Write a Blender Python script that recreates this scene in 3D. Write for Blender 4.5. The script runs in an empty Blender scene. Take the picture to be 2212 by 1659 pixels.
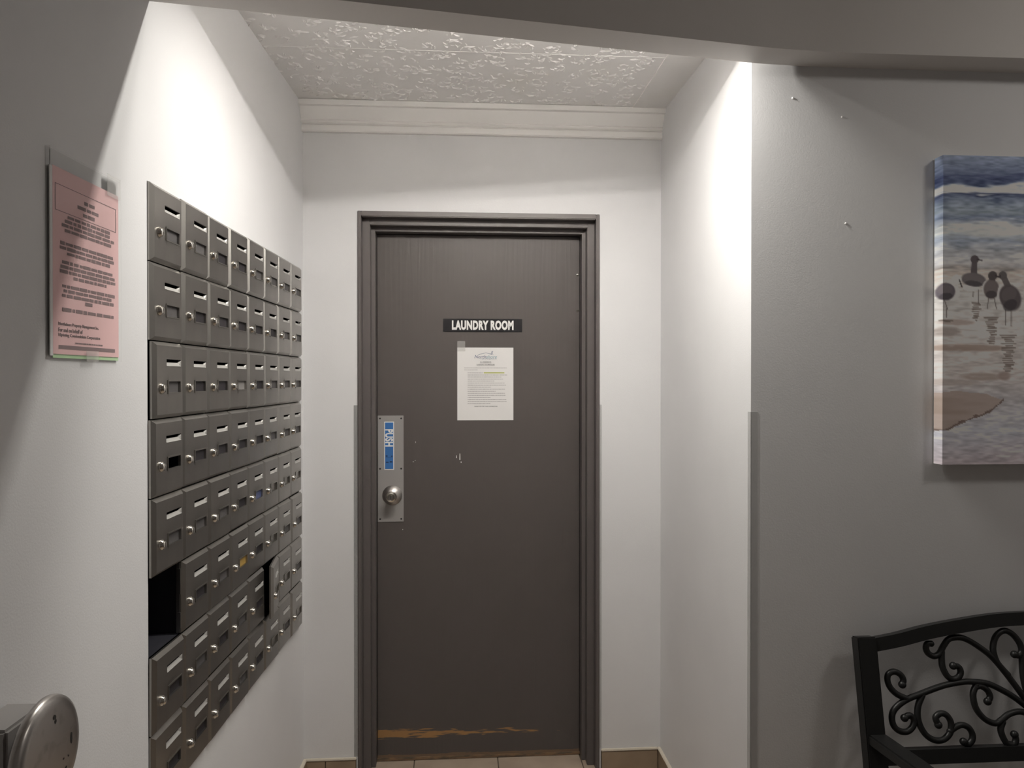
import bpy, bmesh, math, random
import numpy as np
from mathutils import Matrix, Vector
R = math.radians
S = bpy.context.scene
C = S.collection
random.seed(7)
rng = np.random.default_rng(7)

# ------------------------------------------------------------------ camera, world, exposure
W_, F_ = 2212.0, 1680.0
cam = bpy.data.cameras.new('camera'); cam_o = bpy.data.objects.new('camera', cam); C.objects.link(cam_o)
cam.sensor_fit = 'HORIZONTAL'; cam.sensor_width = 36.0; cam.lens = 36.0 * F_ / W_
cam.clip_start = 0.02; cam.clip_end = 50
CAM_H = 1.462
YAW = math.atan(121 / F_); PITCH = math.atan(11 / F_)
cam_o.location = (0, 0, CAM_H)
cam_o.rotation_euler = (R(90) - PITCH, 0, -YAW)
S.camera = cam_o
wd = bpy.data.worlds.new('world'); S.world = wd; wd.use_nodes = True
wd.node_tree.nodes['Background'].inputs[0].default_value = (0.5, 0.5, 0.52, 1)
wd.node_tree.nodes['Background'].inputs[1].default_value = 0.02
S.view_settings.view_transform = 'Standard'; S.view_settings.look = 'None'
S.view_settings.gamma = 1.0; S.view_settings.use_curve_mapping = False
S.view_settings.exposure = 0.68
UP_F = 0.26
TUBE_E = 690.0        # emission strength of the slim light strip behind the beam
LAMP_E = 12.5          # emission strength of the lobby ceiling lamp
LAMP_AT = (1.95, 0.95, 2.60)

# ------------------------------------------------------------------ main planes (metres)
BW = 2.87             # back wall face (y)
SL = 2.995            # door slab face (y)
FWY = 1.975           # face of the wall with the painting (y)
XR = 0.766            # alcove right wall (x)
CL = Vector((-0.5533, BW, 0))            # left back corner
LA = R(2.551)                             # left wall runs slightly out of square
LD = Vector((math.sin(LA), math.cos(LA), 0)); LN = Vector((math.cos(LA), -math.sin(LA), 0))
ZC = 2.455            # alcove ceiling
ZL = 2.60             # lobby ceiling
BACK_Y, SIDE_X = -1.6, 2.75
def lw(s, z, off=0.0):                    # a point on the left wall
    p = CL + LD * s + LN * off; p.z = z; return p
LROT = R(90) - LA

# ------------------------------------------------------------------ materials
def new_mat(name):
    m = bpy.data.materials.new(name); m.use_nodes = True
    return m, m.node_tree, m.node_tree.nodes['Principled BSDF']
def mat(name, col, rough=0.5, metal=0.0, spec=0.5, bump=None, vary=None, coat=0.0):
    m, t, b = new_mat(name)
    b.inputs['Base Color'].default_value = (*col, 1)
    b.inputs['Roughness'].default_value = rough; b.inputs['Metallic'].default_value = metal
    b.inputs['Specular IOR Level'].default_value = spec; b.inputs['Coat Weight'].default_value = coat
    co = t.nodes.new('ShaderNodeTexCoord')
    if bump:                              # (scale, strength, distance, stretch)
        mp = t.nodes.new('ShaderNodeMapping'); mp.inputs['Scale'].default_value = bump[3] if len(bump) > 3 else (1, 1, 1)
        n = t.nodes.new('ShaderNodeTexNoise'); n.inputs['Scale'].default_value = bump[0]; n.inputs['Detail'].default_value = 4
        bp = t.nodes.new('ShaderNodeBump'); bp.inputs['Strength'].default_value = bump[1]; bp.inputs['Distance'].default_value = bump[2]
        t.links.new(co.outputs['Object'], mp.inputs[0]); t.links.new(mp.outputs[0], n.inputs['Vector'])
        t.links.new(n.outputs['Fac'], bp.inputs['Height']); t.links.new(bp.outputs[0], b.inputs['Normal'])
    if vary:                              # (scale, second colour, lo, hi, stretch)
        mp = t.nodes.new('ShaderNodeMapping'); mp.inputs['Scale'].default_value = vary[4] if len(vary) > 4 else (1, 1, 1)
        n = t.nodes.new('ShaderNodeTexNoise'); n.inputs['Scale'].default_value = vary[0]; n.inputs['Detail'].default_value = 5
        r = t.nodes.new('ShaderNodeMapRange'); r.inputs[1].default_value = vary[2]; r.inputs[2].default_value = vary[3]
        mx = t.nodes.new('ShaderNodeMix'); mx.data_type = 'RGBA'
        mx.inputs[6].default_value = (*col, 1); mx.inputs[7].default_value = (*vary[1], 1)
        t.links.new(co.outputs['Object'], mp.inputs[0]); t.links.new(mp.outputs[0], n.inputs['Vector'])
        t.links.new(n.outputs['Fac'], r.inputs[0]); t.links.new(r.outputs[0], mx.inputs[0]); t.links.new(mx.outputs[2], b.inputs['Base Color'])
    return m
def emit(name, col, strength):
    m, t, b = new_mat(name)
    b.inputs['Base Color'].default_value = (0.8, 0.8, 0.8, 1)
    b.inputs['Emission Color'].default_value = (*col, 1); b.inputs['Emission Strength'].default_value = strength
    return m
def clear_plastic(name, tint, fac, rough=0.12):
    m, t, b = new_mat(name)
    tr = t.nodes.new('ShaderNodeBsdfTransparent'); mx = t.nodes.new('ShaderNodeMixShader'); mx.inputs[0].default_value = fac
    b.inputs['Base Color'].default_value = (*tint, 1); b.inputs['Roughness'].default_value = rough
    o = t.nodes['Material Output']
    t.links.new(tr.outputs[0], mx.inputs[1]); t.links.new(b.outputs[0], mx.inputs[2]); t.links.new(mx.outputs[0], o.inputs[0])
    return m

M = {}
M['wall'] = mat('wall paint', (0.705, 0.702, 0.71), 0.55, spec=0.3, bump=(260, 0.12, 0.002), vary=(3.0, (0.68, 0.677, 0.686), 0.4, 0.65))
M['beam'] = mat('beam paint', (0.66, 0.635, 0.615), 0.6, spec=0.3, bump=(200, 0.1, 0.002))
M['ceil'] = mat('ceiling plaster', (0.86, 0.845, 0.835), 0.75, spec=0.2, bump=(120, 0.25, 0.002), vary=(2.6, (0.80, 0.78, 0.745), 0.55, 0.72))
M['lobceil'] = mat('lobby ceiling', (0.74, 0.72, 0.70), 0.8, spec=0.2)
M['trim'] = mat('white trim', (0.84, 0.825, 0.81), 0.4)
M['door'] = None
M['frame'] = mat('frame paint', (0.115, 0.101, 0.098), 0.42, spec=0.45, bump=(70, 0.12, 0.002))
M['steel'] = mat('brushed steel', (0.39, 0.375, 0.35), 0.36, metal=1.0, bump=(30, 0.05, 0.001, (60, 1, 1)), vary=(9, (0.33, 0.315, 0.295), 0.35, 0.7))
M['steel2'] = mat('bright steel', (0.62, 0.60, 0.57), 0.22, metal=1.0)
M['plate'] = mat('push plate aluminium', (0.36, 0.345, 0.335), 0.42, metal=0.25, bump=(20, 0.04, 0.001, (1, 1, 40)))
M['lip'] = mat('slot lip metal', (0.44, 0.43, 0.41), 0.5, metal=0.35)
M['chrome'] = mat('nickel', (0.66, 0.63, 0.58), 0.16, metal=1.0)
M['disc'] = mat('worn stainless', (0.50, 0.475, 0.455), 0.3, metal=1.0, vary=(40, (0.36, 0.34, 0.32), 0.55, 0.75))
M['dark'] = mat('dark mark', (0.015, 0.014, 0.014), 0.6)
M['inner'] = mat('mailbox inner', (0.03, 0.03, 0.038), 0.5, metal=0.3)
M['card_dark'] = mat('empty label window', (0.03, 0.027, 0.030), 0.5, spec=0.2)
M['card_grey'] = mat('grey label card', (0.085, 0.08, 0.08), 0.5, spec=0.2)
M['card_pale'] = mat('pale label card', (0.20, 0.19, 0.185), 0.5, spec=0.2)
M['card_blue'] = mat('blue label card', (0.07, 0.09, 0.20), 0.35)
M['card_amber'] = mat('amber label card', (0.42, 0.27, 0.07), 0.4)
M['black'] = mat('sign black', (0.018, 0.017, 0.019), 0.28)
M['white'] = mat('sign white', (0.80, 0.79, 0.77), 0.5)
M['paper'] = mat('white paper', (0.74, 0.725, 0.715), 0.6)
M['pink'] = mat('pink paper', (0.80, 0.50, 0.50), 0.6)
M['green'] = mat('green paper', (0.46, 0.70, 0.38), 0.6)
M['ink'] = mat('grey ink', (0.16, 0.155, 0.165), 0.7)
M['ink2'] = mat('brown ink', (0.19, 0.11, 0.115), 0.7)
M['ink3'] = mat('light ink', (0.40, 0.385, 0.39), 0.7)
M['navy'] = mat('navy print', (0.10, 0.13, 0.22), 0.6)
M['teal'] = mat('teal print', (0.22, 0.36, 0.42), 0.6)
M['lime'] = mat('highlighter', (0.55, 0.60, 0.07), 0.6)
M['blue'] = mat('sticker blue', (0.045, 0.16, 0.42), 0.4)
M['blue2'] = mat('sticker blue worn', (0.025, 0.05, 0.12), 0.4)
M['tape'] = clear_plastic('clear tape', (0.75, 0.73, 0.71), 0.22)
M['sleeve'] = clear_plastic('clear sleeve', (0.75, 0.76, 0.75), 0.07, 0.08)
M['guard'] = clear_plastic('clear corner guard', (0.60, 0.595, 0.58), 0.28, 0.25)
M['iron'] = mat('black iron', (0.012, 0.012, 0.012), 0.42, spec=0.35, bump=(120, 0.15, 0.001))
M['tile'] = mat('beige tile', (0.42, 0.34, 0.265), 0.38, bump=(12, 0.08, 0.002), vary=(7, (0.33, 0.26, 0.20), 0.38, 0.7))
M['basetile'] = mat('brown wall tile', (0.30, 0.225, 0.155), 0.4, bump=(12, 0.08, 0.002), vary=(9, (0.22, 0.16, 0.11), 0.38, 0.7))
M['grout'] = mat('grout', (0.10, 0.075, 0.055), 0.8)
M['caulk'] = mat('cream caulk', (0.62, 0.56, 0.47), 0.5)
M['wood'] = mat('bare wood', (0.22, 0.135, 0.075), 0.7, vary=(20, (0.11, 0.08, 0.055), 0.4, 0.6, (1, 1, 6)))
M['housing'] = mat('lamp housing', (0.45, 0.44, 0.43), 0.6)

def door_material():
    m, t, b = new_mat('door paint')
    N, Lk = t.nodes.new, t.links.new
    co = N('ShaderNodeTexCoord')
    mp = N('ShaderNodeMapping'); mp.inputs['Scale'].default_value = (7, 1, 0.55)
    Lk(co.outputs['Object'], mp.inputs[0])
    w = N('ShaderNodeTexWave'); w.bands_direction = 'X'; w.inputs['Scale'].default_value = 2.2; w.inputs['Distortion'].default_value = 9; w.inputs['Detail'].default_value = 3; w.inputs['Detail Scale'].default_value = 1.2
    Lk(mp.outputs[0], w.inputs['Vector'])
    n = N('ShaderNodeTexNoise'); n.inputs['Scale'].default_value = 40
    mp2 = N('ShaderNodeMapping'); mp2.inputs['Scale'].default_value = (4, 1, 0.15)
    Lk(co.outputs['Object'], mp2.inputs[0]); Lk(mp2.outputs[0], n.inputs['Vector'])
    ad = N('ShaderNodeMath'); ad.operation = 'MULTIPLY_ADD'; ad.inputs[1].default_value = 0.6
    Lk(w.outputs['Fac'], ad.inputs[0]); Lk(n.outputs['Fac'], ad.inputs[2])
    bp = N('ShaderNodeBump'); bp.inputs['Strength'].default_value = 0.10; bp.inputs['Distance'].default_value = 0.002
    Lk(ad.outputs[0], bp.inputs['Height']); Lk(bp.outputs[0], b.inputs['Normal'])
    # scuffed band near the foot of the door, strongest at the latch side
    sep = N('ShaderNodeSeparateXYZ'); Lk(co.outputs['Object'], sep.inputs[0])
    wn = N('ShaderNodeTexNoise'); wn.inputs['Scale'].default_value = 16; wn.inputs['Detail'].default_value = 8
    mp3 = N('ShaderNodeMapping'); mp3.inputs['Scale'].default_value = (0.8, 1, 7); Lk(co.outputs['Object'], mp3.inputs[0]); Lk(mp3.outputs[0], wn.inputs['Vector'])
    def mth(op, a, c):
        k = N('ShaderNodeMath'); k.operation = op
        for i, v in enumerate((a, c)):
            if v is None: continue
            if hasattr(v, 'links'): Lk(v, k.inputs[i])
            else: k.inputs[i].default_value = v
        return k.outputs[0]
    cz = mth('MULTIPLY_ADD', sep.outputs['X'], -0.006); cz.node.inputs[2].default_value = 0.100      # band centre climbs to the right
    dz = mth('ABSOLUTE', mth('SUBTRACT', sep.outputs['Z'], cz), None)
    hw = mth('MULTIPLY_ADD', sep.outputs['X'], -0.012); hw.node.inputs[2].default_value = 0.016
    band = mth('SUBTRACT', 1.0, mth('DIVIDE', dz, mth('MAXIMUM', hw, 0.008)))
    fx = mth('MULTIPLY_ADD', sep.outputs['X'], -0.75); fx.node.inputs[2].default_value = -0.10
    sc = mth('ADD', mth('MULTIPLY', band, 0.45), mth('ADD', mth('MULTIPLY', mth('SUBTRACT', wn.outputs['Fac'], 0.5), 2.2), fx))
    inb = mth('GREATER_THAN', band, 0.0)
    k = N('ShaderNodeMapRange'); k.inputs[1].default_value = 0.16; k.inputs[2].default_value = 0.34; Lk(sc, k.inputs[0])
    low = mth('LESS_THAN', mth('ADD', sep.outputs['Z'], mth('MULTIPLY', wn.outputs['Fac'], 0.02)), 0.032)
    fac = mth('MAXIMUM', mth('MULTIPLY', k.outputs[0], inb), mth('MULTIPLY', low, 0.35))
    mx = N('ShaderNodeMix'); mx.data_type = 'RGBA'; mx.inputs[6].default_value = (0.095, 0.083, 0.079, 1); mx.inputs[7].default_value = (0.36, 0.20, 0.085, 1)
    Lk(fac, mx.inputs[0]); Lk(mx.outputs[2], b.inputs['Base Color'])
    b.inputs['Roughness'].default_value = 0.42; b.inputs['Specular IOR Level'].default_value = 0.3
    return m
M['door'] = door_material()

# ------------------------------------------------------------------ mesh helpers
def box(bm, x0, x1, y0, y1, z0, z1):
    vs = [bm.verts.new(p) for p in ((x0,y0,z0),(x1,y0,z0),(x1,y1,z0),(x0,y1,z0),(x0,y0,z1),(x1,y0,z1),(x1,y1,z1),(x0,y1,z1))]
    for f in ((0,3,2,1),(4,5,6,7),(0,1,5,4),(1,2,6,5),(2,3,7,6),(3,0,4,7)): bm.faces.new([vs[i] for i in f])
    return vs
def quad(bm, pts): return bm.faces.new([bm.verts.new(p) for p in pts])
def lathe(bm, prof, seg=32, axis='y', c=(0,0,0)):      # prof: (radius, along) with along toward -y
    rings = []
    for r, a in prof:
        if r < 1e-6: rings.append([bm.verts.new((c[0], c[1]+a, c[2]))]); continue
        rings.append([bm.verts.new((c[0]+r*math.cos(2*math.pi*k/seg), c[1]+a, c[2]+r*math.sin(2*math.pi*k/seg))) for k in range(seg)])
    for A, B in zip(rings, rings[1:]):
        for k in range(seg):
            a0, a1 = A[k % len(A)], A[(k+1) % len(A)]; b0, b1 = B[k % len(B)], B[(k+1) % len(B)]
            vs = [v for i, v in enumerate((a0, a1, b1, b0)) if v not in (a0, a1, b1, b0)[:i]]
            if len(vs) > 2: bm.faces.new(vs)
def tube(bm, pts, r, seg=10, caps=True):
    pts = [Vector(p) for p in pts]; rings = []; up = None
    for i, p in enumerate(pts):
        t = (pts[min(i+1, len(pts)-1)] - pts[max(i-1, 0)]).normalized()
        if up is None: up = Vector((0,1,0)) if abs(t.y) < 0.8 else Vector((1,0,0))
        s = t.cross(up).normalized(); up = s.cross(t).normalized()
        rr = r[i] if isinstance(r, (list, tuple)) else r
        rings.append([bm.verts.new(p + (s*math.cos(2*math.pi*k/seg) + up*math.sin(2*math.pi*k/seg))*rr) for k in range(seg)])
    for A, B in zip(rings, rings[1:]):
        for k in range(seg): bm.faces.new((A[k], A[(k+1)%seg], B[(k+1)%seg], B[k]))
    if caps: bm.faces.new(rings[0][::-1]); bm.faces.new(rings[-1])
def sphere(bm, c, r, seg=12):
    bmesh.ops.create_uvsphere(bm, u_segments=seg, v_segments=8, radius=r, matrix=Matrix.Translation(c))
def smooth_path(pts, n=6):                              # Catmull-Rom
    P = [Vector(p) for p in pts]; out = []
    for i in range(len(P)-1):
        a, b, c, d = P[max(i-1,0)], P[i], P[i+1], P[min(i+2,len(P)-1)]
        for k in range(n):
            t = k/n
            out.append(0.5*((2*b) + (c-a)*t + (2*a-5*b+4*c-d)*t*t + (3*b-a-3*c+d)*t**3))
    out.append(P[-1]); return out
def mesh_of(bm, name, smooth=False, bevel=0):
    if bevel:
        bmesh.ops.bevel(bm, geom=[e for e in bm.edges], offset=bevel, segments=2, affect='EDGES', clamp_overlap=True)
    bmesh.ops.recalc_face_normals(bm, faces=bm.faces)
    me = bpy.data.meshes.new(name); bm.to_mesh(me); bm.free()
    if smooth:
        me.polygons.foreach_set('use_smooth', [True]*len(me.polygons))
        me.set_sharp_from_angle(angle=R(40))
    return me
def obj(name, data, m=None, parent=None, loc=None, rz=None, **kw):
    if isinstance(data, bmesh.types.BMesh): data = mesh_of(data, name, kw.get('smooth', False), kw.get('bevel', 0))
    o = bpy.data.objects.new(name, data); C.objects.link(o)
    if m and not data.materials: data.materials.append(M[m] if isinstance(m, str) else m)
    if parent: o.parent = parent
    if loc is not None: o.location = loc
    if rz is not None: o.rotation_euler = (0, 0, rz)
    return o
def tag(o, label=None, cat=None, group=None, kind=None):
    if label: o['label'] = label
    if cat: o['category'] = cat
    if group: o['group'] = group
    if kind: o['kind'] = kind
    return o
def empty(name, loc=(0,0,0), rz=0.0):
    o = bpy.data.objects.new(name, None); o.empty_display_size = 0.05; C.objects.link(o)
    o.location = loc; o.rotation_euler = (0, 0, rz); return o
def BM(): return bmesh.new()
def text_mesh(s, size=0.1, bold=0.0, shear=0.0, extrude=0.0002, align='CENTER', space=1.0):
    """flat lettering standing in the local x-z plane, facing -y, centred"""
    cu = bpy.data.curves.new('lettering', 'FONT'); cu.body = s; cu.size = size; cu.offset = bold; cu.shear = shear; cu.space_character = space
    cu.extrude = extrude; cu.align_x = align; cu.align_y = 'CENTER'; cu.resolution_u = 3
    t = bpy.data.objects.new('lettering', cu); C.objects.link(t)
    bpy.context.view_layer.update()
    me = bpy.data.meshes.new_from_object(t.evaluated_get(bpy.context.evaluated_depsgraph_get()))
    bpy.data.objects.remove(t); bpy.data.curves.remove(cu)
    me.transform(Matrix.Rotation(R(90), 4, 'X'))
    return me
def fit(me, w, h, rot=0.0):                             # scale a lettering mesh to w x h and centre it
    if rot: me.transform(Matrix.Rotation(rot, 4, 'Y'))
    co = np.empty(len(me.vertices)*3); me.vertices.foreach_get('co', co); co = co.reshape(-1, 3)
    lo, hi = co.min(0), co.max(0)
    c = (lo+hi)/2; s = np.array([w/(hi[0]-lo[0]), 1.0, h/(hi[2]-lo[2])])
    co = (co-c)*s; me.vertices.foreach_set('co', co.ravel()); me.update(); return me
def words(bm, x0, x1, z, h, y, r, gap=0.35, dens=1.0):  # a line of unreadable small print: one bar for each word
    x = x0
    while x < x1 - h:
        w = min(h * r.uniform(1.4, 5.2), x1 - x)
        hh = h * r.uniform(0.85, 1.1)
        quad(bm, ((x, y, z-hh/2), (x+w, y, z-hh/2), (x+w, y, z+hh/2), (x, y, z+hh/2)))
        x += w + h*gap*r.uniform(0.8, 1.6)

# ------------------------------------------------------------------ the setting
def struct(name, bm, m, **kw): return tag(obj(name, bm, m, **kw), kind='structure')

# left wall with the opening for the mailbox bank (local x runs along the wall away from the viewer)
BS0, BS1, BZ0, BZ1 = -1.281, -0.068, 0.590, 1.855
b = BM()
sA, sB = (BACK_Y - BW) / math.cos(LA) - 0.1, 0.12
for (x0, x1, z0, z1) in ((sA, BS0, 0, ZL), (BS1, sB, 0, ZL), (BS0, BS1, 0, BZ0), (BS0, BS1, BZ1, ZL)): box(b, x0, x1, 0, 0.14, z0, z1)
bmesh.ops.remove_doubles(b, verts=b.verts, dist=1e-5)
wall_left = struct('wall_left', b, 'wall', loc=(CL.x, CL.y, 0), rz=LROT)
# back wall with door opening
DX0, DX1, DZ = -0.358, 0.534, 2.074
b = BM()
for (x0, x1, z0, z1) in ((-0.75, DX0, 0, ZL), (DX1, XR+0.1, 0, ZL), (DX0, DX1, DZ, ZL)): box(b, x0, x1, BW, BW+0.16, z0, z1)
wall_back = struct('wall_back', b, 'wall')
b = BM(); box(b, XR, XR+0.1, FWY+0.1, BW+0.16, 0, ZL); struct('wall_right', b, 'wall')
b = BM(); box(b, XR, SIDE_X+0.1, FWY, FWY+0.1, 0, ZL); wall_front = struct('wall_front', b, 'wall')
for k, (x, z) in enumerate(((0.876, 2.194), (1.009, 2.148), (1.02, 1.87))):
    b = BM(); sphere(b, (0, 0, 0), 0.0028, 8); obj('nail_head', b, 'trim', wall_front, loc=(x, FWY, z))
b = BM(); box(b, SIDE_X, SIDE_X+0.1, BACK_Y-0.1, FWY, 0, ZL); struct('wall_lobby_right', b, 'wall')
b = BM(); box(b, -1.2, SIDE_X+0.1, BACK_Y-0.1, BACK_Y, 0, ZL); struct('wall_lobby_back', b, 'wall')
# ceilings
def beam_y(x): return 1.603 + 0.2551*(x + 0.610)         # back face of the beam
b = BM()
cp = [(-0.75, beam_y(-0.75)-0.03), (XR+0.1, FWY-0.02), (XR+0.1, BW+0.16), (-0.75, BW+0.16)]
for z_ in (ZC, ZC+0.10): quad(b, [(x, y, z_) for x, y in cp])
bmesh.ops.bridge_loops(b, edges=list(b.edges)); ceiling = struct('ceiling', b, 'ceil')
b = BM(); box(b, -1.2, SIDE_X+0.1, BACK_Y-0.1, BW+0.2, ZL, ZL+0.05); struct('ceiling_lobby', b, 'lobceil')

# stamped plaster texture on the alcove ceiling, built as small ridges
b = BM(); rr = random.Random(3)
def ridge(bm, pts, w, h):
    prev = None
    for i, p in enumerate(pts):
        t = pts[min(i+1, len(pts)-1)] - pts[max(i-1, 0)]; t.normalize(); n = Vector((-t.y, t.x, 0))
        k = 0.25 if i in (0, len(pts)-1) else 1.0
        cur = [bm.verts.new(p + n*w*k), bm.verts.new(p - Vector((0,0,h*k)) + n*w*0.15), bm.verts.new(p - n*w*k)]
        if prev:
            bm.faces.new((prev[0], prev[1], cur[1], cur[0])); bm.faces.new((prev[1], prev[2], cur[2], cur[1]))
        prev = cur
x_hi = 0.645
for j in range(21):
    for i in range(18):
        if rr.random() < 0.12: continue
        cx = -0.60 + i*0.072 + rr.uniform(-0.028, 0.028) + (j % 2)*0.03; cy = 1.72 + j*0.055 + rr.uniform(-0.02, 0.02)
        if cx > x_hi - 0.03 or cx < -0.60: continue
        rad = rr.uniform(0.016, 0.038); n = rr.randint(8, 15)
        for k in range(n):
            a = rr.uniform(0, 2*math.pi); ro = rad*rr.uniform(0.35, 1.0); ln = rr.uniform(0.010, 0.028); sw = rr.uniform(-0.7, 0.7)
            d = a + math.pi/2 + sw; pts = []
            p = Vector((cx + ro*math.cos(a), cy + ro*math.sin(a), ZC + 0.0005))
            curv = rr.uniform(-40, 70)
            for q in range(4):
                pts.append(p.copy()); p = p + Vector((math.cos(d), math.sin(d), 0))*ln/3; d += curv*ln/3
            if all(-0.64 < v.x < x_hi and beam_y(v.x)+0.01 < v.y < BW-0.065 for v in pts): ridge(b, pts, rr.uniform(0.0018, 0.0036), rr.uniform(0.0020, 0.0042))
tag(obj('stamped_plaster', b, 'ceil', ceiling), kind='stuff')
b = BM(); box(b, x_hi, XR, 1.96, BW-0.055, ZC-0.004, ZC+0.01); obj('ceiling_strip', b, 'ceil', ceiling)
b = BM(); box(b, -0.6, XR, 2.37, 2.376, ZC-0.0012, ZC+0.01); obj('ceiling_seam', b, 'ceil', ceiling)

# crown moulding on the back wall
prof = [(0, 2.355), (-0.016, 2.355), (-0.020, 2.359), (-0.020, 2.377), (-0.016, 2.382), (-0.024, 2.386), (-0.028, 2.391), (-0.026, 2.396),
        (-0.030, 2.402), (-0.037, 2.414), (-0.045, 2.427), (-0.050, 2.4350), (-0.0665, 2.4352), (-0.068, 2.4375), (-0.068, 2.453), (-0.060, ZC+0.003), (0, ZC+0.003)]
b = BM()
xl, xr_ = -0.556, XR
A = [b.verts.new((xl, BW+y, z)) for y, z in prof]; B_ = [b.verts.new((xr_, BW+y, z)) for y, z in prof]
for k in range(len(prof)-1): b.faces.new((A[k], A[k+1], B_[k+1], B_[k]))
b.faces.new(A); b.faces.new(B_[::-1])
struct('trim_1', b, 'trim')

# the beam: hangs in front of the alcove, runs askew from the left wall, then follows the painting wall
PL = Vector((-0.610, 1.603)); PR = Vector((0.848, FWY))
dv = (PR-PL).normalized(); nv = Vector((dv.y, -dv.x))          # nv points to the viewer
ZBL, ZBR, TH = 2.215, 2.277, 0.092
PLx = PL - dv*0.12; zlx = ZBL - 0.12*(ZBR-ZBL)/(PR-PL).length
end = Vector((SIDE_X, FWY))
fR = Vector((PR.x + TH*math.tan(math.atan2(dv.y, dv.x)/2), FWY - TH))
def bend(p, r=0.11, n=8):
    a, c = p - dv*r, p + Vector((1, 0))*r
    return [(a*(1-t)**2 + p*2*t*(1-t) + c*t*t) for t in [k/n for k in range(n+1)]]
inner = [PLx] + bend(PR) + [end]; outer = [PLx + nv*TH] + bend(fR) + [Vector((SIDE_X, FWY-TH))]
tot = (PR-PLx).length
def zb(p): return zlx + (ZBR-zlx)*min(1.0, max(0.0, (p-PLx).dot(dv)/tot))
b = BM(); cols = []
for p, q in zip(inner, outer):
    z = zb(p); cols.append([b.verts.new(v) for v in ((p.x,p.y,z), (q.x,q.y,z), (q.x,q.y,ZL), (p.x,p.y,ZL))])
for A, B_ in zip(cols, cols[1:]):
    for k in range(4): b.faces.new((A[k], A[(k+1)%4], B_[(k+1)%4], B_[k]))
b.faces.new(cols[0]); b.faces.new(cols[-1][::-1])
struct('ceiling_beam', b, 'beam', smooth=True)

# floor: grout bed with single tiles
b = BM(); box(b, -1.2, SIDE_X+0.1, BACK_Y-0.1, SL+0.06, -0.06, -0.003); floor = struct('floor', b, 'grout')
TP = 0.319
b = BM(); h = TP/2 - 0.002
v0 = [b.verts.new((x*h, y*h, -0.004)) for x, y in ((-1,-1),(1,-1),(1,1),(-1,1))]
v1 = [b.verts.new((x*h, y*h, -0.0012)) for x, y in ((-1,-1),(1,-1),(1,1),(-1,1))]
v2 = [b.verts.new((x*(h-.0016), y*(h-.0016), 0)) for x, y in ((-1,-1),(1,-1),(1,1),(-1,1))]
for q in range(4):
    b.faces.new((v0[q], v0[(q+1)%4], v1[(q+1)%4], v1[q])); b.faces.new((v1[q], v1[(q+1)%4], v2[(q+1)%4], v2[q]))
b.faces.new(v2)
tile_me = mesh_of(b, 'tile'); tile_me.materials.append(M['tile'])
for j in range(15):
    for i in range(-4, 9):
        cx = i*TP; cy = 2.995 - TP*(j+0.5)
        if cx - TP/2 < -0.9 + 0.02*j or cx > SIDE_X: continue
        if cx - TP/2 > XR and cy > FWY: continue
        obj('tile', tile_me, None, floor, loc=(cx, cy, 0))

# tiled baseboards (z 0 .. 0.08) with a cream edge on top
def baseboard(name, loc, rz, x0, x1, joints, top=0.080):
    e = tag(empty(name, loc, rz), kind='structure')
    xs = [x0] + [j for j in joints if x0+0.01 < j < x1-0.01] + [x1]
    for a, c in zip(xs, xs[1:]):
        b = BM(); box(b, a+0.0016, c-0.0016, -0.011, 0, 0, top-0.006); obj('tile', b, 'basetile', e, bevel=0.001)
    b = BM(); box(b, x0, x1, -0.008, 0, 0, top-0.008); obj('grout', b, 'grout', e)
    b = BM(); box(b, x0, x1, -0.013, 0, top-0.008, top); obj('caulk_edge', b, 'caulk', e, bevel=0.002)
    return e
baseboard('baseboard_back_left', (0, BW, 0), 0, -0.545, DX0-0.006, [-0.474])
baseboard('baseboard_back_right', (0, BW, 0), 0, DX1+0.006, XR-0.012, [])
baseboard('baseboard_left', (CL.x, CL.y, 0), LROT, -4.3, -0.001, [-0.32*k - 0.2 for k in range(14)])
baseboard('baseboard_right', (XR, BW, 0), R(-90), 0.001, BW-FWY+0.012, [0.15, 0.47, 0.79])
baseboard('baseboard_front', (XR, FWY, 0), 0, 0.0, SIDE_X-XR, [0.32*k + 0.1 for k in range(7)])

# ------------------------------------------------------------------ the door
door = tag(empty('door_1', ((DX0+DX1)/2, SL, 0)), 'brown painted laundry room door in a stepped frame, set in the back wall', kind='structure')
dx = -(DX0+DX1)/2; dy = -SL
def dbox(bm, x0, x1, y0, y1, z0, z1): box(bm, x0+dx, x1+dx, y0+dy, y1+dy, z0, z1)
X1a, X1b = DX0+0.0135, DX1-0.0135                    # inside of outer bead
X2a, X2b, Z2 = -0.3165, 0.494, 2.031                  # inside of the wide face
X3a, X3b, Z3 = -0.3015, 0.480, 2.015                  # inside of the inner stop
def frame_ring(name, xa, xb, zt, xia, xib, zi, y0, y1, bev=0.0015):
    for s, (x0, x1) in enumerate(((xa, xia), (xib, xb))):
        b = BM(); dbox(b, x0, x1, y0, y1, 0.0, zt); obj('frame_jamb', b, 'frame', door, bevel=bev)
    b = BM(); dbox(b, xia, xib, y0, y1, zi, zt); obj('frame_head', b, 'frame', door, bevel=bev)
frame_ring('a', DX0, DX1, DZ, X1a, X1b, 2.054, BW-0.006, BW+0.15, 0.003)
frame_ring('b', X1a, X1b, 2.054, X2a, X2b, Z2, BW+0.035, BW+0.15, 0.002)
frame_ring('c', X2a, X2b, Z2, X3a, X3b, Z3, BW+0.075, BW+0.15, 0.0015)
b = BM(); dbox(b, X3a+0.002, X3b-0.002, SL, SL+0.04, 0.010, Z3-0.003); slab = obj('door_slab', b, 'door', door, bevel=0.0015)
b = BM(); dbox(b, X3a, X3b, SL-0.006, SL+0.05, 0, 0.012); obj('threshold', b, 'wood', door, bevel=0.002)
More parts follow.
